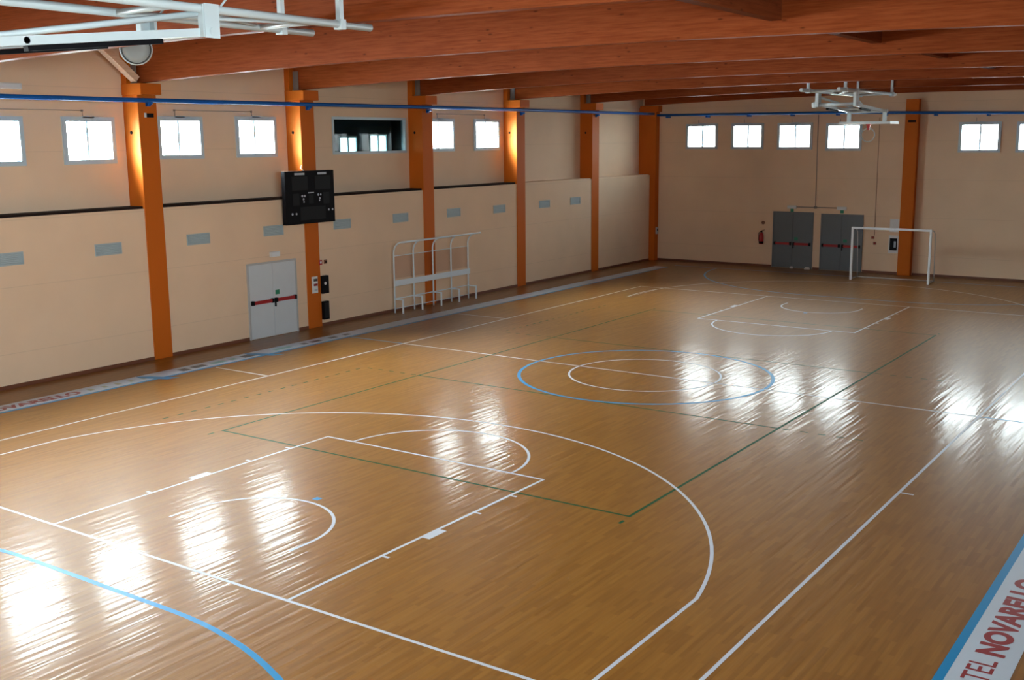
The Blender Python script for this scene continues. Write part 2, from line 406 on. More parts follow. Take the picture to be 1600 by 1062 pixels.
PL = lambda u, v, w: (w, u, v)      # left / right walls
PF = lambda u, v, w: (u, w, v)      # far / near walls
mb = MB()
slab_with_holes(mb, YB, YF+0.3, ZL, ZC, XU, XU-0.3, WL+WL_near+[WIN_IN], M['wall'], PL)
edges = [YB]+[v for c in cols_y for v in (c-CWD/2, c+CWD/2)]+[YF-0.36]
for a, b in zip(edges[::2], edges[1::2]):          # lower wall: one panel per bay between the columns
    mb.box(XU-0.3, XW, a, b, 0, ZL, M['wall'])
for c in cols_y: mb.box(XU-0.3, XU, c-CWD/2, c+CWD/2, 0, ZL, M['wall'])
mb.box(XU-0.3, XU, YF-0.36, YF+0.3, 0, ZL, M['wall'])
wall_left = mb.build('wall_left', kind='structure')
mb = MB(); slab_with_holes(mb, XU, XR, 0, ZC, YF, YF+0.3, WF, M['wall'], PF)
wall_far = mb.build('wall_far', kind='structure')
mb = MB(); slab_with_holes(mb, YB-0.3, YF+0.3, 0, ZC, XR, XR+0.3, WR, M['brown'], PL)  # unseen wall, given a dark brown to cut bounced light
wall_right = mb.build('wall_right', kind='structure')
mb = MB(); slab_with_holes(mb, XU-0.3, XR, 0, ZC, YB, YB-0.3, WN, M['wall'], PF); mb.build('wall_near', kind='structure')
mb = MB(); mb.box(XU-0.3, XR+0.3, YB-0.3, YF+0.3, ZC, ZC+0.2, M['deck']); mb.build('ceiling', kind='structure')

# skirting
mb = MB()
for a, b in zip(edges[::2], edges[1::2]):
    if a < -1.93 < b:
        mb.box(XW, XW+0.018, a, -1.98, 0, 0.09, M['base']); mb.box(XW, XW+0.018, -0.08, b, 0, 0.09, M['base'])
    else: mb.box(XW, XW+0.018, a, b, 0, 0.09, M['base'])
mb.build('baseboard_left', kind='structure')
mb = MB()
for a, b in ((-11.3, -5.72), (-3.88, -3.6), (-1.77, -0.31), (0.25, XR)):
    mb.box(a, b, YF-0.018, YF, 0, 0.09, M['base'])
mb.build('baseboard_far', kind='structure')
# dark capping on the ledge of the lower wall
mb = MB()
for k, (a, b) in enumerate(zip(edges[::2], edges[1::2])):
    if b < 12: mb.box(XU, XW-0.05, a, b, ZL, ZL+0.06, M['ledge'])
mb.build('trim_1', kind='structure')
mb = MB()
for k, (a, b) in enumerate(zip(edges[::2], edges[1::2])):
    if b > 12: mb.box(XU, XW-0.05, a, b, ZL, ZL+0.03, M['wall'])
mb.build('trim_2', kind='structure')

# ------------------------------------------------------------------ court markings (painted on, parts of the floor)
def strip(mb, pts, w, m, z=0.0012, closed=False):
    i = mb.mi(m); P = [Vector((p[0], p[1], 0)) for p in pts]; N = len(P); Lf = []; Rt = []
    for k in range(N):
        if closed: a, b = P[k-1], P[(k+1) % N]; d0 = (P[k]-a).normalized(); d1 = (b-P[k]).normalized()
        else:
            d1 = (P[min(k+1, N-1)]-P[min(k, N-2)]).normalized(); d0 = (P[max(k, 1)]-P[max(k-1, 0)]).normalized()
        n0 = Vector((-d0.y, d0.x, 0)); n1 = Vector((-d1.y, d1.x, 0)); n = (n0+n1)
        n = n/max(n.length, 1e-6); sc = 1/max(0.5, n.dot(n1))
        Lf.append(P[k]+n*w/2*sc); Rt.append(P[k]-n*w/2*sc)
    for k in range(N if closed else N-1):
        k2 = (k+1) % N
        f = mb.bm.faces.new([mb.bm.verts.new((q.x, q.y, z)) for q in (Rt[k], Rt[k2], Lf[k2], Lf[k])]); f.material_index = i
def arc(cx, cy_, r, a0, a1, n=48): return [(cx+r*math.cos(a0+(a1-a0)*k/n), cy_+r*math.sin(a0+(a1-a0)*k/n)) for k in range(n+1)]
def mark(name, items, m, z=0.0012, w=0.05, label=None):
    mb = MB()
    for it in items:
        pts, closed = (it if isinstance(it, tuple) and isinstance(it[1], bool) else (it, False))
        strip(mb, pts, w, m, z, closed)
    return mb.build(name, parent=floor, label=label)
W5 = 0.05
hb, hw = 13.97, 7.525
mark('basketball_boundary_line', [([(-hw, -hb), (hw, -hb), (hw, hb), (-hw, hb)], True)], M['white'], label='white basketball boundary line')
mark('centre_line', [[(-7.5, 0), (7.5, 0)]], M['white'], 0.0014, label='white centre line')
mark('blue_centre_line_end', [[(-9.5, 0), (-7.55, 0)], [(7.55, 0), (9.5, 0)]], M['blue'], w=0.06, label='blue ends of the centre line')
mark('tip_off_circle', [(arc(0, 0, 1.8, 0, 2*PI, 72)[:-1], True)], M['white'], 0.0014, label='white inner centre circle')
mark('futsal_centre_circle', [(arc(0, 0, 3.0, 0, 2*PI, 96)[:-1], True)], M['blue'], 0.0013, w=0.08, label='blue centre circle')
for s in (-1, 1):
    yb = s*14.0
    y3 = s*(14.0-1.575)
    a0 = math.asin(1.42/6.73)
    pts = arc(0, y3, 6.725, (PI-0.19 if s < 0 else PI+0.19), (0.19 if s < 0 else -0.19), 72)
    pts = [(-6.6, s*hb), *pts, (6.6, s*hb)]
    mark('three_point_line', [pts], M['white'], 0.0013)
    mark('free_throw_lane', [[(-2.45, s*hb), (-2.45, s*8.2), (2.45, s*8.2), (2.45, s*hb)]], M['white'], 0.0013)
    mark('free_throw_semicircle', [arc(0, s*8.2, 1.8, 0, -s*PI, 40)], M['white'], 0.0013)
    mark('no_charge_semicircle', [[(-1.27, s*12.8), *arc(0, y3, 1.27, PI, PI+s*PI, 36), (1.27, s*12.8)]], M['white'], 0.0013)
    mb = MB()
    for sx_ in (-1, 1):
        for d in (1.78, 3.88, 4.83):
            strip(mb, [(sx_*2.47, s*(14-d)), (sx_*2.58, s*(14-d))], 0.05, M['white'], 0.0013)
        strip(mb, [(sx_*2.47, s*(14-2.82)), (sx_*2.6, s*(14-2.82))], 0.40, M['white'], 0.0013)
    mb.build('lane_space_marks', parent=floor)
    mark('throw_in_mark', [[(7.55, s*5.68), (7.75, s*5.68)]], M['white'])
    mark('bench_area_line', [[(-9.4, s*5.0), (-7.52, s*5.0)]], M['white'])
    G = s*20.95
    q = [(-7.5+0, G)]
    al = arc(-1.5, G, 6.0, PI, PI-s*(-1)*(-PI/2) if False else (PI/2 if s < 0 else 3*PI/2), 32)
    ar = arc(1.5, G, 6.0, (PI/2 if s < 0 else -PI/2), 0, 32)
    mark('goal_area_line', [al+ar], M['blue'], 0.0013, w=0.08, label='blue goal area line')
    mark('goal_line', [[(-9.55, G), (9.55, G)]], M['blue'], w=0.08, label='blue goal line')
    mark('second_penalty_mark', [[(-0.06, s*10.97), (0.06, s*10.97)]], M['blue'], 0.0013, w=0.12, label='blue penalty dot')
    mark('attack_line', [[(-4.5, s*3), (4.5, s*3)]], M['green'], 0.0012, label='green attack line')
    dash = [[(sx_*(4.58+0.35*k), s*3), (sx_*(4.73+0.35*k), s*3)] for k in range(5) for sx_ in (-1, 1)]
    dash += [[(-6.25, s*(3.15+0.36*k)), (-6.25, s*(3.30+0.36*k))] for k in range(17)]
    mark('dashed_coach_line', dash, M['green'], w=0.045, label='dashed green coach line')
    mark('service_zone_mark', [[(-4.52, s*9.2), (-4.52, s*9.35)], [(4.52, s*9.2), (4.52, s*9.35)]], M['green'], label='short green service marks')
mark('volleyball_boundary_line', [([(-4.5, -9), (4.5, -9), (4.5, 9), (-4.5, 9)], True)], M['green'], 0.00115, label='green volleyball boundary line')

FONT_REG = None
def lettering(name, s_, size, off, m, parent, x_top, y_start, sx_=1.0, z=0.003):
    """letters lying on the floor, reading along +y, their tops towards -x"""
    c = bpy.data.curves.new(name, 'FONT'); c.body = s_; c.size = size; c.offset = off
    tmp = bpy.data.objects.new(name, c); COL.objects.link(tmp)
    bpy.context.view_layer.update()
    me = bpy.data.meshes.new_from_object(tmp.evaluated_get(bpy.context.evaluated_depsgraph_get()))
    bpy.data.objects.remove(tmp)
    xs = [v.co.x for v in me.vertices]; ys = [v.co.y for v in me.vertices]
    x0, w, h = min(xs), max(xs)-min(xs), max(ys)
    for v in me.vertices:
        lx, ly = (v.co.x-x0)*sx_, v.co.y
        v.co = Vector((x_top+(h-ly), y_start+lx, z))
    me.materials.append(m)
    o = bpy.data.objects.new(name, me); COL.objects.link(o); o.parent = parent
    return o, w*sx_
for s in (1, -1):
    mb = MB()
    a, b = (9.59, 10.17) if s > 0 else (-10.17, -9.59)
    mb.box(a, b, -20.3, 20.3, 0.0005, 0.0018, M['vinyl'])
    ad = mb.build('advertising_strip', parent=floor, label='white advertising strip with red lettering' if s > 0 else 'white advertising strip with small printed marks')
    mb = MB(); a, b = (9.50, 9.60) if s > 0 else (-9.60, -9.50)
    mb.box(a, b, -20.3, 20.3, 0.0006, 0.0022, M['blue'])
    mb.build('border_line', parent=ad, label='blue edge line of the strip')
    xt = 9.725 if s > 0 else -10.02
    o, w = lettering('lettering', 'NOVARELLO', 0.385, 0.019, M['red_txt'], ad, xt, -10.76 if s > 0 else -10.96, 1.10)
    o['label'] = 'bold dark red lettering'
    o, w = lettering('lettering', 'HOTEL', 0.385, 0.002, M['red_txt'], ad, xt, -11.98 if s > 0 else -12.18, 0.92)
    o['label'] = 'thin dark red lettering'
ad = bpy.data.objects['advertising_strip.001']
def blobs(name, m, lst, lab):
    mb = MB()
    for x0, x1, y0, y1 in lst: mb.box(x0, x1, y0, y1, 0.0018, 0.0028, m)
    mb.build(name, parent=ad, label=lab)
blobs('printed_mark', M['olive_txt'], [(-9.95, -9.78, -8.3+0.36*k, -8.18+0.36*k) for k in range(5)], 'small olive printed marks')
blobs('printed_mark', M['black_txt'], [(-9.98, -9.7, -5.75, -5.5), (-9.98, -9.75, -5.35, -4.95), (-9.98, -9.72, -3.75, -3.3), (-9.95, -9.76, -1.6, -1.4), (-9.95, -9.76, -1.25, -0.85), (-9.95, -9.78, -0.5, -0.2), (-9.95, -9.78, 0.1, 0.35)], 'dark printed marks')
blobs('printed_mark', M['teal_txt'], [(-9.96, -9.76, -4.75, -4.3), (-9.96, -9.76, -4.15, -3.95), (-9.95, -9.78, -2.6, -2.0)], 'teal printed marks')
mb = MB()
for y in (-6.55, -3.15):
    mb.prism([(-10.2, y-0.25), (-9.95, y-0.3), (-9.3, y-0.02), (-9.2, y+0.3), (-9.35, y+0.22), (-9.9, y-0.02)], 0.0022, 0.003, M['blue'])
mb.build('printed_swoosh', parent=ad, label='blue curved strokes crossing the strip')

# ------------------------------------------------------------------ columns
LABC = {-3: None}
def column(y, label, grp='orange columns along the left wall'):
    t = thing('column', (XU, y, 0), label, 'column', grp)
    B(XU, XW+0.03, y-CWD/2, y+CWD/2, 0, 6.72, M['orange'], bev=0.012).build('shaft', t)
    B(XU+0.02, XW+0.22, y-CWD/2-0.03, y+CWD/2+0.03, 6.72, 7.0, M['orange'], bev=0.015).build('capital', t)
    B(XU, XU+0.2, y-CWD/2, y+CWD/2, 6.72, ZC-0.01, M['orange'], bev=0.01).build('neck', t)
    mb = MB()
    for dy in (-0.13, 0.13):
        mb.box(XU+0.22, XU+0.42, y+dy-0.012, y+dy+0.012, 7.0, 7.55, M['steel'])
    mb.box(XU+0.2, XU+0.46, y-0.17, y+0.17, 7.0, 7.018, M['steel'])
    mb.build('beam_shoe', t, label='grey steel beam shoe')
    mb = MB(); mb.lathe([(0.035, 0), (0.045, 0.012), (0.0, 0.03)][:2]+[(0.03, 0.03)], M['black'], 14, Matrix.Translation((XU+0.28, y-CWD/2, 5.8)) @ Matrix.Rotation(PI/2, 4, 'X'))
    mb.build('bolt_cap', t, label='black bolt cap')
    return t
names_c = ['orange column at the near end of the left wall', 'orange column behind the near basketball hoist on the left wall',
           'orange column out beyond the left picture edge', 'tall orange column at left, timber strut resting on its capital',
           'orange column with the black scoreboard hung on its front', 'orange column rising behind the white team bench frame',
           'orange column after the two clerestory windows right of the bench', 'last free-standing orange column before the far left corner']
col_objs = []
for y, n in zip(cols_y, names_c):
    col_objs.append(column(y, n))
# corner column and far wall column
t = thing('column', (-11.7, YF, 0), 'orange column in the far left corner of the hall', 'column', 'orange columns along the left wall')
B(XU, -11.24, YF-0.35, YF-0.002, 0, 6.9, M['orange'], bev=0.012).build('shaft', t)
B(XU+0.05, -11.12, YF-0.39, YF-0.002, 6.72, 7.0, M['orange'], bev=0.012).build('capital', t)
t = thing('column', (-0.03, YF, 0), 'orange column on the far wall behind the white goal', 'column')
B(-0.28, 0.23, YF-0.28, YF-0.002, 0, 6.98, M['orange'], bev=0.012).build('shaft', t)

t = thing('name_plate', (-0.03, YF-0.28, 6.1), 'small dark plate high on the orange column of the far wall', 'plate')
B(-0.16, 0.14, YF-0.295, YF-0.28, 6.08, 6.17, M['black']).build('plate', t)
# ------------------------------------------------------------------ roof timber
def zbot(x): return 7.03+0.20*(1-(x/11.4)**2)
def beam(y, label):
    mb = MB(); i = mb.mi(M['beam']); n = 24; x0, x1 = XU+0.22, XR-0.02
    pr = [x0+(x1-x0)*k/n for k in range(n+1)]
    poly = [(x, max(zbot(x), 6.98)) for x in pr]+[(x, ZC-0.01) for x in pr[::-1]]
    Mx = Matrix.Translation((0, y+0.1, 0)) @ Matrix.Rotation(PI/2, 4, 'X')
    # strips so the long faces stay planar quads
    for k in range(n):
        a, b = pr[k], pr[k+1]
        mb.prism([(a, zbot(a)), (b, zbot(b)), (b, ZC-0.01), (a, ZC-0.01)], 0, 0.2, M['beam'], Mx)
    bmesh.ops.remove_doubles(mb.bm, verts=mb.bm.verts, dist=1e-5)
    seen = {}
    for f in list(mb.bm.faces):                    # drop the inner walls between strips
        k_ = tuple(sorted(v.index for v in f.verts))
    mb.bm.verts.index_update()
    for f in list(mb.bm.faces): seen.setdefault(tuple(sorted(v.index for v in f.verts)), []).append(f)
    bmesh.ops.delete(mb.bm, geom=[f for q in seen.values() if len(q) > 1 for f in q], context='FACES_ONLY')
    o = mb.build('roof_beam', loc=(0, y, zbot(0)))
    return tag(o, label, 'beam', 'glued timber roof beams across the hall')
labs_b = ['roof beam nearest the near end wall, outside the view', 'roof beam over the near end of the hall, just outside the view', 'nearest visible timber roof beam, passing behind the near basketball hoist',
          'second timber roof beam, on the strutted orange column', 'third timber roof beam, on the column with the scoreboard', 'fourth timber roof beam, on the column behind the bench',
          'fifth timber roof beam, brightly lit at its left end above two windows', 'sixth timber roof beam, last one before the far wall']
for y, n in zip(cols_y, labs_b): beam(y, n)
o = beam(YF-0.16, 'timber roof beam lying against the far wall')
# longitudinal purlin right of centre, one piece per bay
yy = cols_y+[YF-0.16]
plab = ['timber purlin nearest the near end wall, outside the view', 'second timber purlin from the near end wall, outside the view', 'timber purlin just before the nearest visible roof beam', 'short purlin dropping diagonally at the top edge between the first and second roof beams',
        'purlin between the second and third roof beams, right of centre', 'purlin between the third and fourth roof beams, right of centre',
        'purlin between the fourth and fifth roof beams', 'purlin between the fifth and sixth roof beams', 'purlin between the last roof beams by the far wall']
for k in range(len(yy)-1):
    a, b = yy[k]+0.1, yy[k+1]-0.1
    o = B(4.86, 5.06, a, b, 7.42, ZC-0.01, M['purlin']).build('purlin', loc=(4.96, (a+b)/2, 7.42))
    tag(o, plab[k+0], 'purlin', 'timber purlins between the roof beams')
# diagonal strut from the column head
mb = MB(); mb.bar((XU+0.45, C0-0.19, 7.10), (XU+0.45, C0-1.75, 8.36), 0.22, 0.16, M['strut'])
o = mb.build('diagonal_strut', loc=(XU+0.45, C0, 7.0)); tag(o, 'light timber strut, its strong light put into a paler colour, slanting up from the capital of the left orange column', 'strut')

# ------------------------------------------------------------------ windows
wn = 0
def window(a, b, c, d, side):
    """two-pane aluminium window; side L (room to +x), F (room to -y), N (room to +y)"""
    global wn
    wn += 1
    fw_ = 0.11
    if side == 'L': P = lambda u, v, w: (XU+w, u, v)
    elif side == 'F': P = lambda u, v, w: (u, YF-w, v)
    elif side == 'R': P = lambda u, v, w: (XR-w, u, v)
    else: P = lambda u, v, w: (u, YB+w, v)
    def bx(mb, u0, u1, v0, v1, w0, w1, m):
        p, q = P(u0, v0, w0), P(u1, v1, w1)
        mb.box(p[0], q[0], p[1], q[1], p[2], q[2], m)
    mb = MB()
    for u0, u1, v0, v1 in ((a, a+fw_, c, d), (b-fw_, b, c, d), (a+fw_, b-fw_, c, c+fw_), (a+fw_, b-fw_, d-fw_, d)):
        bx(mb, u0, u1, v0, v1, -0.16, 0.05, M['alu'])
    o = mb.build('window_%d' % wn, loc=P((a+b)/2, c, 0), kind='structure')
    m_ = (a+b)/2
    mb = MB(); bx(mb, m_-0.032, m_+0.032, c+fw_, d-fw_, -0.13, -0.05, M['alu']); mb.build('mullion', o)
    for u0, u1 in ((a+fw_, m_-0.032), (m_+0.032, b-fw_)):
        mb = MB(); bx(mb, u0, u1, c+fw_, d-fw_, -0.094, -0.088, M['glass']); mb.build('pane', o)
    mb = MB(); bx(mb, m_-0.16, m_+0.16, d-0.03, d+0.015, 0.025, 0.05, M['alu'])
    bx(mb, m_-0.15-0.006, m_-0.15+0.006, d, d+0.17, 0.03, 0.042, M['cable']); mb.build('opener', o)
    return o
for q in WL: window(*q, 'L')
for q in WF: window(*q, 'F')
for q in WL_near: window(*q, 'L')
for q in WN: window(*q, 'N')
for q in WR: window(*q, 'R')
for (p, q), lab in (((WL[0], WL[1]), 'thin window rod above the two leftmost clerestory windows'), ((WL[2], WL[3]), 'thin window rod above the windows between the strutted column and the scoreboard'), ((WL[4], WL[5]), 'thin window rod above the two windows past the dark inner window')):
    zz = p[3]+0.16
    t = thing('opening_rod', (XU+0.035, (p[0]+q[1])/2, zz), lab, 'rod', 'window rods on the left wall')
    MB().tube([(XU+0.036, (p[0]+p[1])/2-0.15, zz), (XU+0.036, (q[0]+q[1])/2-0.15, zz)], 0.008, M['cable'], 6).build('rod', t)
    for w_ in (p, q): B(XU, XU+0.045, (w_[0]+w_[1])/2-0.17, (w_[0]+w_[1])/2-0.13, zz-0.02, zz+0.02, M['cable']).build('clip', t)
# dark inner window looking into a side room
a, b, c, d = WIN_IN
wn += 1
mb = MB(); f_ = 0.08
for u0, u1, v0, v1 in ((a, a+f_, c, d), (b-f_, b, c, d), (a+f_, b-f_, c, c+f_), (a+f_, b-f_, d-f_, d)):
    mb.box(XU-0.15, XU+0.02, u0, u1, v0, v1, M['alu'])
o = mb.build('window_%d' % wn, loc=(XU, (a+b)/2, c), kind='structure')
B(XU-0.09, XU-0.084, a+f_, b-f_, c+f_, d-f_, M['dim_glass']).build('pane', o)
mb = MB()                                     # dark sheets added so the jambs stay in shade
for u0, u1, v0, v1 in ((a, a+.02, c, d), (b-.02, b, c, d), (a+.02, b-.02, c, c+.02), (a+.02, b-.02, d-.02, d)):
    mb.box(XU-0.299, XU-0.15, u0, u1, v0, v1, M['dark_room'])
mb.build('shade_lining', o, label='added dark sheets shading the sides of the opening')
# side room behind it
mb = MB(); X0, X1, Y0, Y1, Z0, Z1 = -13.4, XU-0.3, 1.9, 6.55, 4.4, 7.0
holes = [(3.90, 4.76, 4.95, 5.70), (5.38, 6.27, 4.95, 5.77)]
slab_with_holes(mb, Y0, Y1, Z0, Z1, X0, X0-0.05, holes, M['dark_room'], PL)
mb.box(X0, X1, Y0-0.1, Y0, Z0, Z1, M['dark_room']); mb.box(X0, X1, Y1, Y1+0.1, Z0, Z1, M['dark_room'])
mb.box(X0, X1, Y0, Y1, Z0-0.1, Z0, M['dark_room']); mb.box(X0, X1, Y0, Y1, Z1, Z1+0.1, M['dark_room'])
mb.build('wall_side_room', kind='structure')
for k, (u0, u1, v0, v1) in enumerate(holes):
    wn += 1
    mb = MB()
    m_ = (u0+u1)/2
    for p0, p1, q0, q1 in ((u0, u0+.05, v0, v1), (u1-.05, u1, v0, v1), (u0+.05, u1-.05, v0, v0+.05), (u0+.05, u1-.05, v1-.05, v1), (m_-.03, m_+.03, v0+.05, v1-.05)):
        mb.box(X0-0.04, X0+0.03, p0, p1, q0, q1, M['alu'])
    o = mb.build('window_%d' % wn, loc=(X0, m_, v0), kind='structure')
    B(X0-0.02, X0-0.015, u0+.05, u1-.05, v0+.05, v1-.05, M['room_glass']).build('pane', o)
    portal('daylight_portal', (X0-0.08, m_, (v0+v1)/2), (0, -PI/2, 0), v1-v0, u1-u0)

# ------------------------------------------------------------------ blue rail pipes
t = thing('rail_pipe', (XW+0.16, 0, 6.6), 'long blue pipe running high along the left wall across the columns', 'pipe')
MB().tube([(XW+0.17, -27, 6.56), (XW+0.17, -5, 6.585), (XW+0.17, 8, 6.63), (XW+0.17, YF-0.2, 6.63)], 0.055, M['pipe']).build('pipe', t)
for y in cols_y:
    mb = MB(); mb.box(XW+0.03, XW+0.10, y-0.05, y+0.05, 6.44, 6.56, M['pipe']); mb.bar((XW+0.06, y, 6.47), (XW+0.19, y, 6.53), 0.1, 0.05, M['pipe'])
    mb.build('bracket', t)
t = thing('rail_pipe', (0, YF-0.15, 6.5), 'blue pipe running along the far wall above its windows', 'pipe')
MB().tube([(-11.2, YF-0.33, 6.57), (-3, YF-0.33, 6.52), (4.2, YF-0.33, 6.36), (XR-0.1, YF-0.33, 6.34)], 0.055, M['pipe']).build('pipe', t)
for k in range(13):
    x = -10.72+1.93*k
    if x > XR: break
    zz = 6.56-0.005*(x+10.7) if x < -3 else 6.52-0.022*(x+3)
    if x > 4.2: zz = 6.36
    mb = MB(); mb.box(x-0.035, x+0.035, YF-0.37, YF, zz-0.12, zz-0.05, M['pipe']); mb.build('bracket', t)

# ------------------------------------------------------------------ vent grilles
vlab = ['grey wall vent cut by the left picture edge', 'grey wall vent left of the strutted orange column', 'grey wall vent right of the strutted orange column', 'grey wall vent above the exit lamp of the white door',
        'grey wall vent just right of the scoreboard', 'grey wall vent upper left of the bench frame', 'grey wall vent upper right of the bench frame', 'grey wall vent left of the fourth orange column from the left',
        'grey wall vent right of the fourth orange column from the left', 'grey wall vent nearest the far left corner']
vy = [(-9.15+0.18, 2.97), (-6.34, 2.975), (-3.57, 3.01), (-0.88, 3.04), (1.95, 3.035), (4.72, 3.055), (7.57, 3.055), (10.33, 3.03), (13.4, 3.05), (15.72, 3.06)]
proto = None
for k, (y, z) in enumerate(vy):
    if proto is None:
        t = thing('vent_grille', (XW, y, z), vlab[k], 'vent', 'grey vents in the lower left wall')
        mb = MB()
        for p0, p1, q0, q1 in ((-.38, .38, .12, .145), (-.38, .38, -.145, -.12), (-.38, -.355, -.12, .12), (.355, .38, -.12, .12)):
            mb.box(XW, XW+0.02, y+p0, y+p1, z+q0, z+q1, M['vent'])
        mb.build('frame', t)
        mb = MB()
        for j in range(6): mb.bar((XW+0.008, y-.355, z-.1+.04*j), (XW+0.008, y+.355, z-.1+.04*j), 0.02, 0.006, M['vent'], (0.5, 0, 1))
        mb.box(XW, XW+0.003, y-.355, y+.355, z-.12, z+.12, M['vent']); mb.build('louvre', t)
        proto = t
    else:
        t = proto.copy(); COL.objects.link(t); t.location = (XW, y, z); t['label'] = vlab[k]
        for ch in list(proto.children):
            c_ = ch.copy(); COL.objects.link(c_); c_.parent = t

# ------------------------------------------------------------------ double doors with panic bars
dn = 0
def double_door(c, hw_, h, side, mleaf, mframe, sticker=True):
    global dn
    dn += 1
    P = (lambda u, v, w: (XW+w, u, v)) if side == 'L' else (lambda u, v, w: (u, YF-w, v))
    sg = 1
    def bx(mb, u0, u1, v0, v1, w0, w1, m, bev=0):
        p, q = P(u0, v0, w0), P(u1, v1, w1); mb.box(p[0], q[0], p[1], q[1], p[2], q[2], m, bev)
    mb = MB()
    bx(mb, c-hw_-.05, c-hw_, 0, h+.05, 0, .05, mframe); bx(mb, c+hw_, c+hw_+.05, 0, h+.05, 0, .05, mframe); bx(mb, c-hw_, c+hw_, h, h+.05, 0, .05, mframe)
    o = mb.build('door_%d' % dn, loc=P(c, 0, 0), kind='structure')
    for u0, u1, cc in ((c-hw_, c-.004, -1), (c+.004, c+hw_, 1)):
        mb = MB(); bx(mb, u0, u1, 0.012, h-.004, 0.002, .036, mleaf, 0.004); leaf = mb.build('door_leaf', o)
        mb = MB(); bx(mb, u0+.10, u1-.10, 1.0, 1.10, .07, .11, M['red'], 0.008); bar = mb.build('panic_bar', leaf, label='red panic bar with black ends')
        mb = MB(); bx(mb, u0+.03, u0+.11, .985, 1.115, .036, .115, M['black'], 0.01); bx(mb, u1-.11, u1-.03, .985, 1.115, .036, .115, M['black'], 0.01); mb.build('bar_housing', leaf, label='black bar end housing')
        if cc > 0:
            mb = MB(); bx(mb, u0+.08, u0+.24, 1.2, 1.33, .036, .039, M['sgreen']); mb.build('sticker', leaf, label='green sticker')
            mb = MB(); bx(mb, u0+.03, u0+.06, .86, 1.0, .036, .09, M['black'], 0.006); mb.build('lever', leaf, label='black lever')
    return o
double_door(-1.03, 0.89, 2.12, 'L', M['door_w'], M['doorfr'])
double_door(-4.80, 0.84, 2.36, 'F', M['door_g'], M['door_g'])
double_door(-2.69, 0.84, 2.32, 'F', M['door_g'], M['door_g'])

# ------------------------------------------------------------------ scoreboard
t = thing('scoreboard', (XW+0.03, 0.41, 3.17), 'black electronic scoreboard hung on the front of the orange column', 'scoreboard')
xs0, xs1 = XW+0.12, XW+0.27
ys0, ys1, zs0, zs1 = -0.60, 1.39, 3.17, 4.70
B(xs0, xs1, ys0, ys1, zs0, zs1, M['black'], bev=0.012).build('case', t)
mb = MB()
for y in (0.42, 0.84): mb.box(XW+0.03, xs0, y-0.03, y+0.03, 3.3, 4.6, M['steel'])
mb.build('wall_bracket', t)
def sb(u0, u1, v0, v1, m, name, d=0.004, lab=None):     # fractions of the face, v downwards
    y0_, y1_ = ys0+(ys1-ys0)*u0, ys0+(ys1-ys0)*u1; z1_, z0_ = zs1-(zs1-zs0)*v0, zs1-(zs1-zs0)*v1
    return B(xs1, xs1+d, y0_, y1_, z0_, z1_, m).build(name, t, label=lab)
for q in ((.13, .45, .10, .36), (.60, .92, .10, .36)): sb(*q, M['panel'], 'score_display')
for q in ((.14, .27, .42, .64), (.76, .89, .42, .64)): sb(*q, M['panel'], 'period_display')
sb(.46, .56, .45, .62, M['panel'], 'small_display')
sb(.28, .80, .68, .93, M['panel'], 'clock_display')
for q in ((.19, .39, .035, .075), (.66, .84, .035, .075)): sb(*q, M['label'], 'name_strip', lab='pale printed strip')
sb(.45, .57, .405, .425, M['label'], 'name_strip', lab='pale printed strip')
def sbb(name, lst):
    for u, v, r in lst:
        y_, z_ = ys0+(ys1-ys0)*u, zs1-(zs1-zs0)*v
        MB().lathe([(r, 0), (r, 0.004)], M['label'], 12, Matrix.Translation((xs1, y_, z_)) @ Matrix.Rotation(PI/2, 4, 'Y')).build(name, t, label='pale printed dot')
sbb('indicator', [(.33, .47, .035), (.38, .47, .035), (.355, .53, .032), (.36, .585, .025)])
sbb('indicator', [(.66, .46, .035), (.71, .46, .03), (.69, .53, .03), (.68, .57, .025)])
sbb('indicator', [(.12, .80, .035), (.20, .80, .032)])
sbb('indicator', [(.87, .76, .032), (.95, .76, .032)])
MB().tube([(XW+0.12, 0.3, 4.70), (XW+0.08, 0.22, 4.78), (XW+0.04, 0.30, 4.86)], 0.012, M['whitepl'], 8).build('cable', t, label='white cable on top')

# ------------------------------------------------------------------ notices and boxes by the scoreboard column
t = thing('notice_board', (XW+0.03, 0.66, 1.05), 'white notice with dark print pinned low on the scoreboard column', 'notice')
B(XW+0.03, XW+0.045, 0.53, 0.77, 1.05, 1.55, M['paper'], bev=0.003).build('board', t)
B(XW+0.045, XW+0.048, 0.60, 0.76, 1.40, 1.48, M['black_txt']).build('print', t, label='dark print block')
B(XW+0.045, XW+0.048, 0.60, 0.76, 1.26, 1.33, M['red_txt']).build('print', t, label='dark red print block')
B(XW+0.045, XW+0.048, 0.62, 0.75, 1.12, 1.16, M['label']).build('print', t, label='pale print line')
t = thing('control_box', (XW, 1.04, 1.0), 'black wall box with a white dial right of the scoreboard column, upper one', 'box')
B(XW, XW+0.11, 0.90, 1.18, 1.0, 1.54, M['black'], bev=0.01).build('case', t)
MB().lathe([(0.045, 0), (0.045, 0.012), (0.02, 0.014)], M['paper'], 16, Matrix.Translation((XW+0.11, 1.02, 1.31)) @ Matrix.Rotation(PI/2, 4, 'Y')).build('dial', t, label='white dial')
t = thing('control_box', (XW, 1.04, 0.2), 'plain black wall box under the one with the white dial', 'box')
B(XW, XW+0.11, 0.92, 1.16, 0.2, 0.76, M['black'], bev=0.01).build('case', t)
B(XW+0.11, XW+0.116, 0.95, 1.13, 0.25, 0.71, M['panel']).build('lid', t)
t = thing('call_point', (XW, 0.92, 1.9), 'small red wall plate just right of the scoreboard column', 'alarm button')
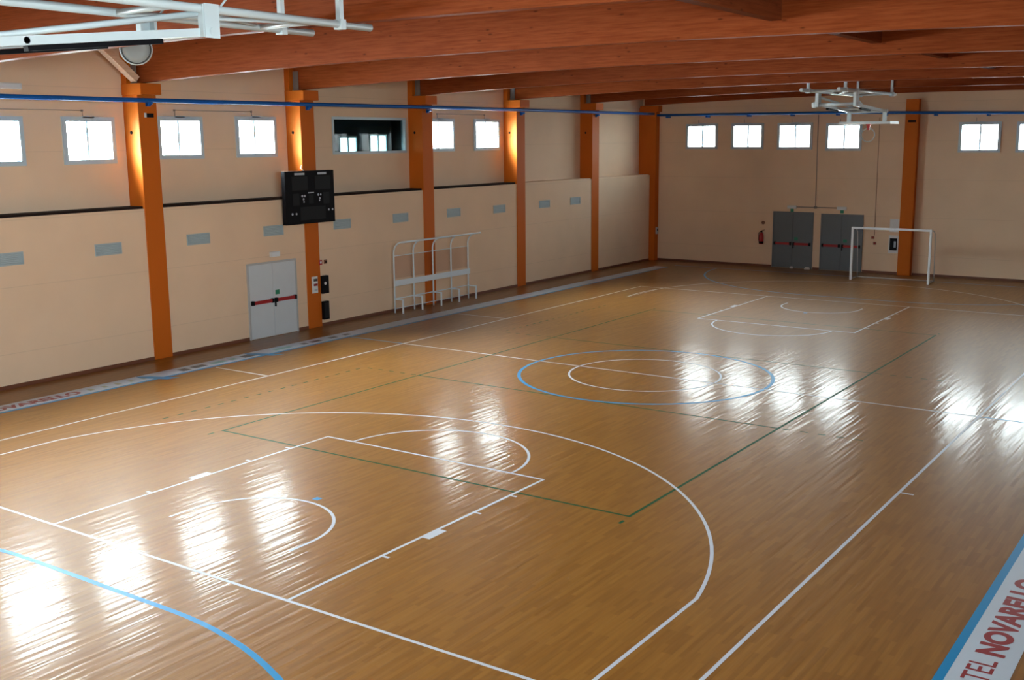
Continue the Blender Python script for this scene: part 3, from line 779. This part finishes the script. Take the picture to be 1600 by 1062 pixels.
B(XW, XW+0.05, 0.86, 0.99, 1.88, 2.02, M['ext'], bev=0.01).build('case', t); B(XW+0.05, XW+0.054, 0.89, 0.96, 1.92, 1.98, M['paper']).build('button', t)
t = thing('socket', (XW, 1.16, 1.9), 'small brown wall plate right of the red plate beside the scoreboard column', 'wall plate')
B(XW, XW+0.03, 1.10, 1.22, 1.89, 2.01, M['brown'], bev=0.008).build('plate', t); B(XW+0.03, XW+0.034, 1.13, 1.19, 1.92, 1.98, M['black']).build('insert', t)
t = thing('exit_lamp', (XW, -0.9, 2.3), 'pale emergency exit lamp above the white double door', 'lamp')
B(XW, XW+0.07, -1.08, -0.72, 2.29, 2.44, M['whitepl'], bev=0.012).build('housing', t); B(XW+0.07, XW+0.082, -1.04, -0.76, 2.31, 2.42, M['paper'], bev=0.004).build('diffuser', t)
t = thing('name_plate', (XW+0.03, C0+0.03, 6.2), 'small dark plate high on the front of the left orange column', 'plate')
B(XW+0.03, XW+0.04, C0-0.05, C0+0.17, 6.17, 6.27, M['black']).build('plate', t); B(XW+0.03, XW+0.042, C0-0.11, C0-0.05, 6.17, 6.28, M['paper']).build('tab', t, label='pale tab')
t = thing('emergency_lamp', (XU, -8.0, 6.8), 'pale emergency lamp at the left picture edge high on the wall', 'lamp')
B(XU, XU+0.09, -8.75, -7.95, 6.78, 6.92, M['whitepl'], bev=0.015).build('housing', t); B(XU+0.09, XU+0.11, -8.70, -8.0, 6.80, 6.90, M['paper'], bev=0.008).build('diffuser', t)
t = thing('switch_box', (-11.24, YF-0.17, 1.3), 'small grey switch box low on the far left corner column', 'switch')
B(-11.24, -11.18, YF-0.25, YF-0.10, 1.22, 1.52, M['doorfr'], bev=0.008).build('case', t); B(-11.18, -11.17, YF-0.21, YF-0.14, 1.36, 1.46, M['black']).build('switch', t)

# ------------------------------------------------------------------ team bench with canopy frame
t = thing('team_bench', (-11.2, 6.05, 0), 'pale steel team bench with curved canopy frame and one backrest board', 'bench')
yp = [4.04, 5.03, 6.05, 7.05, 8.03]
xr_, xf_ = -11.28, -10.98
for y in yp:
    pts = [(xr_, y, 0), (xr_, y, 1.0), (xr_, y, 1.95)]+[(xr_+0.38*(1-math.cos(a)), y, 1.95+0.38*math.sin(a)) for a in [PI/2*k/7 for k in range(1, 8)]]
    MB().tube(pts, 0.026, M['bench'], 10).build('canopy_post', t)
MB().tube([(xr_+0.38, yp[0]-0.03, 2.33), (xr_+0.38, yp[-1]+0.25, 2.33)], 0.03, M['bench'], 10).build('top_rail', t)
MB().tube([(xr_, yp[0], 1.86), (xr_, yp[-1], 1.86)], 0.012, M['bench'], 8).build('upper_rail', t)
B(xr_+0.028, xr_+0.058, yp[0]-0.02, yp[-1]+0.04, 0.88, 1.07, M['bench'], bev=0.008).build('backrest', t)
B(xr_-0.034, xr_-0.028, yp[0], yp[-1], 1.12, 1.84, M['poly']).build('clear_panel', t, label='clear plastic back panel')
mb = MB(); mb.tube([(xr_+0.01, yp[0], 0.47), (xr_+0.01, yp[-1]+0.02, 0.47)], 0.018, M['bench'], 8); mb.build('seat_rail', t)
MB().tube([(xr_, yp[0], 0.14), (xr_, yp[-1], 0.14)], 0.012, M['bench'], 8).build('foot_rail', t)
for y in yp:
    y2 = y+0.05
    MB().bar((xr_, y2, 0.45), (xf_, y2, 0.45), 0.04, 0.04, M['bench']).build('seat_arm', t)
    mb = MB(); mb.box(xf_-0.022, xf_+0.022, y2-0.022, y2+0.022, 0.0, 0.47, M['bench'], 0.004); mb.build('front_leg', t)

# ------------------------------------------------------------------ goal
t = thing('goal', (0.06, 20.0, 0), 'white handball and futsal goal without a net, in front of the far wall', 'goal')
gx0, gx1, gy = -1.42, 1.53, 20.0
B(gx0-0.04, gx0+0.04, gy-0.04, gy+0.04, 0, 2.08, M['goalp'], bev=0.006).build('goal_post', t)
B(gx1-0.04, gx1+0.04, gy-0.04, gy+0.04, 0, 2.08, M['goalp'], bev=0.006).build('goal_post', t)
B(gx0+0.04, gx1-0.04, gy-0.04, gy+0.04, 2.0, 2.08, M['goalp'], bev=0.006).build('crossbar', t)
for x in (gx0, gx1):
    pts = [(x, gy+0.04, 2.0), (x, gy+0.45, 1.98), (x, gy+0.62, 1.86), (x, gy+0.68, 1.6), (x, gy+0.85, 0.05)]
    MB().tube(pts, 0.018, M['net'], 8).build('rear_frame', t, label='thin grey rear frame')
MB().tube([(gx0, gy+0.85, 0.03), (gx1, gy+0.85, 0.03)], 0.02, M['net'], 8).build('ground_rail', t, label='thin grey ground rail')
for x in (gx0, gx1):
    MB().tube([(x, gy+0.04, 0.03), (x, gy+0.85, 0.03)], 0.02, M['net'], 8).build('side_rail', t)

# ------------------------------------------------------------------ far wall fittings
t = thing('fire_extinguisher', (-6.17, YF-0.11, 0.98), 'red fire extinguisher hung on the far wall left of the grey doors', 'fire extinguisher')
MB().lathe([(0.085, 0.98), (0.095, 1.0), (0.095, 1.36), (0.075, 1.43), (0.035, 1.47), (0.03, 1.5)], M['ext'], 20, Matrix.Translation((-6.17, YF-0.12, 0))).build('cylinder', t)
MB().lathe([(0.096, 1.0), (0.098, 1.01), (0.098, 1.09), (0.096, 1.1)], M['black'], 20, Matrix.Translation((-6.17, YF-0.12, 0))).build('base_ring', t, label='black base')
mb = MB(); mb.box(-6.2, -6.14, YF-0.16, YF-0.08, 1.5, 1.55, M['black']); mb.bar((-6.17, YF-0.12, 1.56), (-6.03, YF-0.12, 1.60), 0.03, 0.02, M['black']); mb.build('valve', t, label='black valve')
MB().tube([(-6.2, YF-0.12, 1.52), (-6.28, YF-0.12, 1.47), (-6.29, YF-0.12, 1.2), (-6.27, YF-0.12, 1.08)], 0.014, M['black'], 8).build('hose', t, label='black hose')
B(-6.2, -6.14, YF-0.03, YF, 1.2, 1.5, M['steel']).build('hanger', t)
t = thing('call_point', (-6.14, YF, 1.84), 'small brown round plate on the far wall above the fire extinguisher', 'wall plate')
MB().lathe([(0.075, 0), (0.075, 0.03), (0.04, 0.04)], M['brown'], 18, Matrix.Translation((-6.14, YF, 1.90)) @ Matrix.Rotation(PI/2, 4, 'X')).build('plate', t)
for x, z, lab in ((-4.87, 2.6, 'emergency lamp over the left grey door on the far wall'), (-2.72, 2.6, 'emergency lamp over the right grey door on the far wall')):
    t = thing('emergency_lamp', (x, YF, z), 'pale '+lab, 'lamp', 'emergency lamps above the grey doors')
    B(x-0.2, x+0.2, YF-0.08, YF, z-0.06, z+0.08, M['whitepl'], bev=0.015).build('housing', t)
    B(x-0.16, x+0.16, YF-0.1, YF-0.08, z-0.03, z+0.05, M['paper'], bev=0.006).build('diffuser', t)
    B(x-0.05, x+0.09, YF-0.06, YF-0.05, z-0.19, z-0.06, M['sgreen']).build('hanging_sign', t, label='small green hanging sign')
t = thing('conduit', (-3.85, YF, 2.6), 'thin grey conduit joining the two emergency lamps and running up the far wall', 'conduit')
MB().tube([(-4.67, YF-0.02, 2.62), (-2.92, YF-0.02, 2.62)], 0.018, M['cable'], 8).build('horizontal_tube', t)
MB().tube([(-3.85, YF-0.02, 2.62), (-3.88, YF-0.02, 6.45)], 0.015, M['cable'], 8).build('vertical_tube', t)
B(-3.91, -3.79, YF-0.05, YF, 2.57, 2.67, M['cable'], bev=0.005).build('junction_box', t)
t = thing('conduit', (-1.33, YF, 1.6), 'thin reddish cable dropping down the far wall beside the orange column', 'cable')
MB().tube([(-1.35, YF-0.012, 6.3), (-1.33, YF-0.012, 1.55)], 0.010, M['brown'], 6).build('cable', t)
for x, z, lab in ((-1.39, 1.45, 'small red wall plate under the reddish cable, upper one'), (-1.30, 1.22, 'small red wall plate under the reddish cable, lower one')):
    t = thing('call_point', (x, YF, z), lab, 'wall plate')
    B(x-0.06, x+0.06, YF-0.04, YF, z-0.05, z+0.06, M['brown'], bev=0.008).build('case', t); B(x-0.03, x+0.03, YF-0.045, YF-0.04, z-0.02, z+0.03, M['red']).build('button', t)
t = thing('notice_board', (-0.52, YF, 1.75), 'white sheet taped to the far wall left of the orange column', 'notice')
B(-0.73, -0.36, YF-0.006, YF, 1.72, 2.24, M['paper']).build('sheet', t)
t = thing('hose_cabinet', (-0.52, YF, 0.9), 'white wall case with a dark front left of the far orange column', 'cabinet')
B(-0.72, -0.33, YF-0.10, YF, 0.86, 1.58, M['paper'], bev=0.008).build('case', t)
B(-0.67, -0.38, YF-0.125, YF-0.10, 0.98, 1.47, M['black'], bev=0.006).build('front', t, label='dark front')
B(-0.50, -0.42, YF-0.13, YF-0.125, 1.1, 1.35, M['label']).build('sticker', t, label='pale sticker')
for x, lab in ((-4.74, 'small white doorstop at the middle of the left grey door'), (-4.05, 'small white doorstop at the right side of the left grey door')):
    t = thing('doorstop', (x, YF-0.15, 0), lab, 'doorstop', 'white doorstops at the grey door')
    w_ = 0.07 if x < -4.4 else 0.12
    B(x-w_, x+w_, YF-0.22, YF-0.12, 0, 0.06, M['whitepl'], bev=0.01).build('block', t)
    B(x-w_*.7, x+w_*.7, YF-0.20, YF-0.14, 0.06, 0.09, M['whitepl'], bev=0.006).build('pad', t)

# ------------------------------------------------------------------ ceiling-hung folding basketball hoists
def hoist(label, sgn, off, zr, drop, yp_, ye, sag, far):
    """sgn=+1 far hoist (folded towards the far wall), -1 near one; off shifts along y"""
    Y = lambda y: sgn*y+off
    t = thing('basketball_hoist', (0, Y(12.9), zr), label, 'basketball hoist', 'ceiling basketball hoists')
    H = M['hoist']
    for x in (-0.6, 0.6):
        MB().tube([(x, Y(11.35), zr), (x, Y(17.5), zr)], 0.055, H, 12).build('rail', t)
    for x in (-0.6, 0.6):
        for y in (12.0, 17.1):
            mb = MB(); mb.box(x-0.04, x+0.04, Y(y)-0.04, Y(y)+0.04, zr, zr+0.62, H)
            mb.box(x-0.075, x+0.075, Y(y)-0.055, Y(y)+0.055, zr-0.075, zr+0.07, H, 0.01)
            e = 1 if y < 14 else -1
            mb.build('hanger', t)
    for y in (12.45, 14.9, 16.9): MB().tube([(-0.6, Y(y), zr), (0.6, Y(y), zr)], 0.04, H, 10).build('cross_tube', t)
    if not far:
        for x in (-0.6, 0.6): MB().tube([(x, Y(14.2), zr+.05), (x, Y(13.3), ZC-.3)], 0.014, H, 6).build('stay', t)
    mb = MB(); mb.tube([(-0.6, Y(12.5), zr+.02), (0.6, Y(14.9), zr+.02)], 0.03, H, 8); mb.tube([(0.6, Y(12.5), zr-.02), (-0.6, Y(14.9), zr-.02)], 0.03, H, 8)
    mb.build('cross_brace', t)
    zp = zr-drop
    for x in (-0.62, 0.62):
        mb = MB()
        for dy in (-0.11, 0.11): mb.box(x-0.05, x+0.05, Y(yp_+dy)-0.022, Y(yp_+dy)+0.022, zp-0.07, zr+0.05, H, 0.006)
        sd_ = 1 if x > 0 else -1
        mb.box(x+sd_*0.052, x+sd_*0.066, Y(yp_)-0.12, Y(yp_)+0.12, zp-0.08, zr+0.06, H, 0.005)
        mb.lathe([(0.026, 0), (0.026, 0.012)], M['black'], 12, Matrix.Translation((x+0.066 if x > 0 else x-0.078, Y(yp_), zp)) @ Matrix.Rotation(PI/2, 4, 'Y'))
        mb.build('pivot_plate', t)
    mb = MB(); mb.tube([(-0.72, Y(yp_), zp), (0.72, Y(yp_), zp)], 0.055, H, 12)
    for x in ((-0.74,) if far else ()): mb.lathe([(0.03, -0.09), (0.09, -0.07), (0.105, 0), (0.09, 0.07), (0.03, 0.09)], H, 14, Matrix.Translation((x, Y(yp_), zp)) @ Matrix.Rotation(PI/2, 4, 'Y'))
    mb.build('pivot_axle', t)
    z2 = zp-sag
    for x in (-0.55, 0.55):
        mb = MB(); mb.bar((x, Y(yp_), zp), (x, Y(ye), z2), 0.10, 0.10, H); arm = mb.build('arm', t)
        MB().bar((x, Y(yp_+0.7), zp-0.085-sag*0.7/(ye-yp_)), (x, Y(yp_+(1.7 if far else 2.5)), zp-0.085-sag*(1.7 if far else 2.5)/(ye-yp_)), 0.09, 0.06, M['black']).build('gas_spring', arm, label='black gas spring under the arm')
    mb = MB(); mb.tube([(0.55, Y(yp_+.1), zp+.22), (0.1, Y(ye-.4), z2+.05)], 0.04, H, 8); mb.tube([(-0.55, Y(yp_+.1), zp+.22), (-0.1, Y(ye-.4), z2+.05)], 0.04, H, 8)
    mb.build('diagonal_brace', t)
    MB().tube([(-0.72, Y(ye), z2), (0.72, Y(ye), z2)], 0.06, H, 12).build('head_tube', t)
    ym = yp_+0.6*(ye-yp_); zm = zp-0.6*sag
    MB().tube([(-0.6, Y(ym), zm), (0.6, Y(ym), zm)], 0.04, H, 10).build('middle_tube', t)
    zb = z2-0.38
    for x in (-0.62, 0.62):
        mb = MB(); mb.box(x-0.06, x+0.06, Y(ye)-0.06, Y(ye)+0.06, zb, z2+0.06, H, 0.01); mb.build('drop_post', t)
    # backboard folded flat, playing face down
    mb = MB()
    y0_, y1_ = sorted((Y(ye-0.25), Y(ye+0.8)))
    for x in (-0.86, 0.86): mb.box(x-0.03, x+0.03, y0_, y1_, zb-0.03, zb+0.03, H)
    for y in (y0_+.03, (y0_+y1_)/2, y1_-.03): mb.box(-0.83, 0.83, y-0.03, y+0.03, zb-0.03, zb+0.03, H)
    bf = mb.build('backboard_frame', t)
    B(-0.9, 0.9, y0_, y1_, zb-0.06, zb-0.03, M['whitepl'], bev=0.005).build('backboard', t)
    yr = Y(ye+0.25)
    mb = MB(); mb.box(-0.08, 0.08, yr-0.05, yr+0.05, zb-0.08, zb-0.06, M['rimred']); mb.prism([(-0.07, 0), (0.07, 0), (0.04, -0.2), (-0.04, -0.2)], -0.03, 0.03, M['rimred'], Matrix.Translation((0, yr, zb-0.06)) @ Matrix.Rotation(PI/2, 4, 'X'))
    mb.build('rim_bracket', t, label='red rim bracket')
    rr = 0.232
    MB().tube([(rr*math.cos(a), yr, zb-0.20-rr+rr*math.sin(a)) for a in [2*PI*k/32 for k in range(32)]], 0.016, M['vent'], 8, closed=True).build('rim', t, label='thin grey rim')
    return t
hoist('white ceiling basketball hoist at the far end, folded up above the grey doors', 1, 0.1, 7.0, 0.42, 13.05, 16.3, 0.17, True)
hoist('white ceiling basketball hoist at the near end, cut by the upper left picture corner', -1, 1.3, 7.20, 0.28, 14.42, 18.6, 0.45, False)

# ------------------------------------------------------------------ floodlight behind the near hoist
t = thing('floodlight', (-6.6, -8.9, 7.35), 'round pale floodlight hanging under the roof beside the left timber strut', 'floodlight')
ctr = Vector((-6.5, -8.9, 7.34)); dirv = (Vector((11.9, -22.7, 3.0))-ctr).normalized()
q = dirv.to_track_quat('Z', 'Y').to_matrix().to_4x4()
mt = Matrix.Translation(ctr) @ q
MB().lathe([(0.13, -0.22), (0.24, -0.12), (0.30, 0.0), (0.31, 0.05), (0.29, 0.06)], M['hoist'], 32, mt).build('housing', t)
MB().lathe([(0.255, 0.06), (0.25, 0.075), (0.15, 0.095), (0.03, 0.10)], M['lens'], 32, mt).build('lens', t)
MB().tube([mt @ Vector((0.272*math.cos(a), 0.272*math.sin(a), 0.065)) for a in [2*PI*k/32 for k in range(32)]], 0.014, M['dark_steel'], 8, closed=True).build('lens_ring', t, label='dark lens ring')
MB().tube([ctr+Vector((0, 0, 0.22)), (ctr.x, ctr.y, ZC)], 0.02, M['hoist'], 8).build('rod', t)
